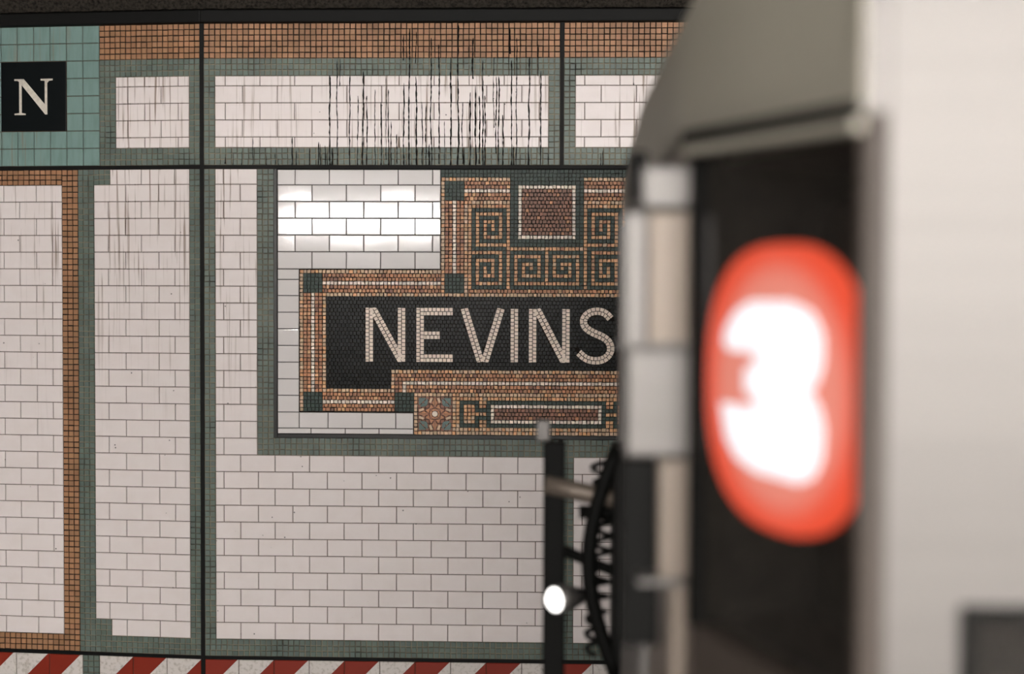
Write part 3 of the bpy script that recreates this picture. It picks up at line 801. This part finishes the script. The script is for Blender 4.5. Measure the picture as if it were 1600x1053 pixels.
rf = MB(); vs = []
nr_ = 14
for x in (AX+.55, XL):
    for i in range(nr_+1):
        t = math.pi*i/nr_; vs.append((x, (YN+YF)/2-(YF-YN)/2*math.cos(t), CZ+ZT-.02+.44*math.sin(t)**.7))
rf.add(vs, [(i, i+1, nr_+2+i, nr_+1+i) for i in range(nr_)]); part('roof', rf, M_ROOF, smooth=True)
part('rear_wall', MB().box((XL-.03, YN+.03, CZ+ZB), (XL, YF-.03, CZ+ZT)), M_STEEL)
part('underframe', MB().box((AX+.1, YN+.15, CZ+ZB-.12), (XL-.1, YF-.15, CZ+ZB)), M_RUBBER)
# rain lip over the window: dark gutter and light lip
gl = MB(); gl.add(*slab(0.0, CL+.01, WT+.010, WT+.024, 0, .014)); part('gutter', gl, M_RUBBER, bev=.002)
lp = MB(); lp.add(*slab(0.0, CL+.01, WT-.002, WT+.009, 0, .012)); part('window_lip', lp, M_HEAD, bev=.002)
# front window: cab box behind, glass, frame
cb = MB()
q = [cham(s, z, o) for o in (-.012, -.20) for (s, z) in ((W0, WB), (W1_, WB), (W1_, WT), (W0, WT))]
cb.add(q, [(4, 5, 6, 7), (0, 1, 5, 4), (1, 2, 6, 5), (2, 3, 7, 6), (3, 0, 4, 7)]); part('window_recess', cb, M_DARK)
gs = MB(); gs.add(*slab(W0, W1_, WB, WT, -.0025, -.0005)); part('front_window', gs, M_GLASS, label='dark front window glass')
# route sign: red lens with a white 3
SC_, SZ, SW, SH = 0.5*(W0+W1_), at(1215, 607, 1.365).z-CZ, 0.5*(W1_-W0)*0.955, 0.1385
M_SIGN = emit('red_sign_light', srgb(255, 92, 60), 1.0)
# no tube behind the lens: paler middle and redder rim painted into its glow
nt, N, L, B = nodes_of(M_SIGN); g_ = N.new('ShaderNodeNewGeometry'); mp = N.new('ShaderNodeMapping'); mp.vector_type = 'POINT'
c_ = cham(SC_, SZ); k_ = abs(ch_d.y)*SW
mp.inputs['Scale'].default_value = (0, 1/k_, 1/SH); mp.inputs['Location'].default_value = (0, -c_.y/k_, -c_.z/SH)
L.new(g_.outputs['Position'], mp.inputs['Vector']); ln = N.new('ShaderNodeVectorMath'); ln.operation = 'LENGTH'; L.new(mp.outputs[0], ln.inputs[0])
mr = N.new('ShaderNodeMapRange'); mr.inputs['From Min'].default_value = 0.70; mr.inputs['From Max'].default_value = 0.98; mr.interpolation_type = 'SMOOTHSTEP'
L.new(ln.outputs['Value'], mr.inputs['Value']); mx = N.new('ShaderNodeMix'); mx.data_type = 'RGBA'
mx.inputs['A'].default_value = srgb(252, 158, 138); mx.inputs['B'].default_value = srgb(255, 86, 52); L.new(mr.outputs[0], mx.inputs['Factor'])
L.new(mx.outputs['Result'], B.inputs['Emission Color']); B.inputs['Base Color'].default_value = (0.25, 0.03, 0.02, 1)
M_NUM = emit('white_sign_light', (0.95, 0.95, 1.0, 1), 0.92)
def sup(t, e): c, s = math.cos(t), math.sin(t); return math.copysign(abs(c)**e, c), math.copysign(abs(s)**e, s)
sg = MB(); n = 48; vs = []
for o_ in (-.016, -.006):
    for i in range(n):
        c, s = sup(2*math.pi*i/n, 0.80); vs.append(cham(SC_+SW*c, SZ+SH*s, o_))
sg.add(vs, [tuple(range(n, 2*n))]+[(i, (i+1) % n, n+(i+1) % n, n+i) for i in range(n)])
sign = part('route_sign', sg, M_SIGN, label='glowing red oval route sign')
P3 = [(1040+x/1.95, 340+y/1.95) for x, y in ((160,395),(165,350),(200,290),(260,252),(390,252),(455,285),(485,350),(485,430),(470,490),(447,515),(475,555),(490,620),(485,710),(460,770),(420,795),
      (280,795),(210,765),(170,705),(150,592),(272,590),(274,558),(240,545),(240,468),(276,455),(276,420),(180,415))]
def sconv(x, y):
    # across the sign: 1088..1345 -> its width, flipped because s runs away from the near corner
    return SC_ - (x-1214)/131.0*SW, SZ - (y-607)/228.0*SH
from mathutils.geometry import tessellate_polygon
tri = tessellate_polygon([[Vector((x, -y, 0)) for x, y in P3]]); n3 = len(P3); nm_ = MB()
nm_.add([cham(*sconv(*q), o_) for o_ in (-.006, -.0035) for q in P3],
        [tuple(n3+i for i in t) for t in tri]+[(i, (i+1) % n3, n3+(i+1) % n3, n3+i) for i in range(n3)])
me = nm_.mesh('numeral')
link('numeral', me, M_NUM, sign, label='white numeral 3')
# near gate stanchion beside the window: stacked steel brackets that stand out from the front
YS = 1.60
def pbox(x0, y0, x1, y1, Y, d): a, b = at(x0, y0, Y), at(x1, y1, Y); return MB().box((a.x, Y, a.z), (b.x, Y+d, b.z))
part('grab_rail_box', pbox(1004, 258, 1086, 326, YS, .10), M_STEEL, bev=.004)
part('stanchion_plate', pbox(974, 330, 1012, 541, YS, .05), M_STEEL, bev=.004)
part('stanchion_web', pbox(1012, 330, 1086, 541, YS+.012, .08), M_BRONZE, bev=.003)
part('stanchion_block', pbox(978, 543, 1084, 716, YS, .08), M_STEEL, bev=.005)
part('stanchion_ledge', pbox(968, 536, 1084, 543, YS-.006, .08), M_STEEL, bev=.001)
part('lower_web', pbox(1030, 718, 1084, 905, YS+.01, .08), M_BRONZE, bev=.003)
part('lower_bracket', pbox(972, 718, 1030, 1010, YS+.05, .06), M_RUBBER, bev=.003)
part('bracket_ledge', pbox(996, 906, 1066, 915, YS-.006, .08), M_STEEL, bev=.001)
part('foot_plate', pbox(1046, 915, 1130, 1110, YS+.02, .06), M_BRONZE, bev=.004)
part('shadow_cap', pbox(984, 236, 1012, 312, YS+.14, .06), M_RUBBER, bev=.004)  # black block put in for the shade in the gap behind the brackets
# far safety gate: post, arm, springs and hose
YG = 3.0
gate = part('safety_gate', pbox(849, 690, 882, 1120, YG, .045), M_RUBBER, bev=.006, label='dark safety gate post sticking out in front')
def gpart(name, mb, mat, bev=0, smooth=False): return part(name, mb, mat, gate, smooth, bev=bev)
gpart('post_cap', pbox(838, 656, 860, 690, YG+.005, .03), M_STEEL, .004)
a0, a1 = at(852, 757, YG-.005), at(975, 783, YG-.02)
gpart('gate_arm', MB().tube([a0, (a0+a1)/2, a1], .020, 12), M_BRONZE, smooth=True)
gpart('gate_arm', MB().tube([at(905, 800, YG), at(985, 800, YG)], .014, 10), M_RUBBER, smooth=True)
gpart('gate_arm', MB().tube([at(880, 860, YG), at(990, 905, YG)], .012, 10), M_RUBBER, smooth=True)
sp = []
for i in range(90):
    t = i/89; c = at(938+8*math.sin(t*5), 720+300*t, YG+.02)
    sp.append((c.x+.020*math.cos(i*.9), c.y+.020*math.sin(i*.9), c.z))
gpart('spring', MB().tube(sp, .006, 6), M_RUBBER, smooth=True)
hs = [at(965-45*math.sin(math.pi*t/12), 700+30*t, YG-.03) for t in range(13)]
gpart('air_hose', MB().tube(hs, .016, 10), M_RUBBER, smooth=True)
gpart('mount_block', pbox(958, 700, 1010, 1120, YG-.04, .14), M_RUBBER, .005)
lampc = at(868, 937, YG-.08); LD = Vector((-.75, -.62, .0)).normalized()
gpart('lamp_housing', MB().tube([lampc-LD*.07, lampc-LD*.03, lampc], [.016, .028, .031], 16), M_STEEL, .0, True)
M_HLAMP = emit('gate_lamp_light', (1, 0.98, 0.94, 1), 2.5)
gpart('lamp_lens', MB().tube([lampc-LD*.004, lampc+LD*.006, lampc+LD*.014, lampc+LD*.018], [.027, .025, .017, .005], 16), M_HLAMP, .0, True)
# far stanchion
part('far_stanchion', MB().box((FX-.012, 3.22, CZ-1.2), (FX+.02, 3.34, CZ+.16)), M_STEEL, bev=.006)
# storm door in the middle of the front
dr = part('storm_door', MB().box((FX-.022, 2.18, CZ-1.7), (FX+.01, 2.86, CZ+.17)), M_STEEL, bev=.004)
part('door_window', MB().box((FX-.026, 2.28, CZ-.45), (FX-.018, 2.76, CZ+.06)), M_RUBBER, dr, bev=.004)
part('door_handle', MB().tube([(FX-.03, 2.24, CZ-.62), (FX-.06, 2.24, CZ-.62), (FX-.06, 2.24, CZ-.78), (FX-.03, 2.24, CZ-.78)], .008, 8), M_STEEL, dr)
# trucks
for tx in (AX+1.4, XL-1.4):
    tk = part('truck', MB().box((tx-.95, 1.60, .42-1.08), (tx+.95, 1.72, .62-1.08)).box((tx-.95, 3.42, .42-1.08), (tx+.95, 3.54, .62-1.08)).box((tx-.2, 1.6, .50-1.08), (tx+.2, 3.54, .95-1.08)), M_RUBBER)
    for wx in (-.7, .7):
        for wy in (1.85, 3.285):
            c = Vector((tx+wx, wy, .41-1.08))
            part('wheel', MB().tube([c+Vector((0, -.06, 0)), c+Vector((0, .05, 0)), c+Vector((0, .05, 0)), c+Vector((0, .08, 0))], [.41, .41, .43, .43], 28), M_BRONZE, tk)
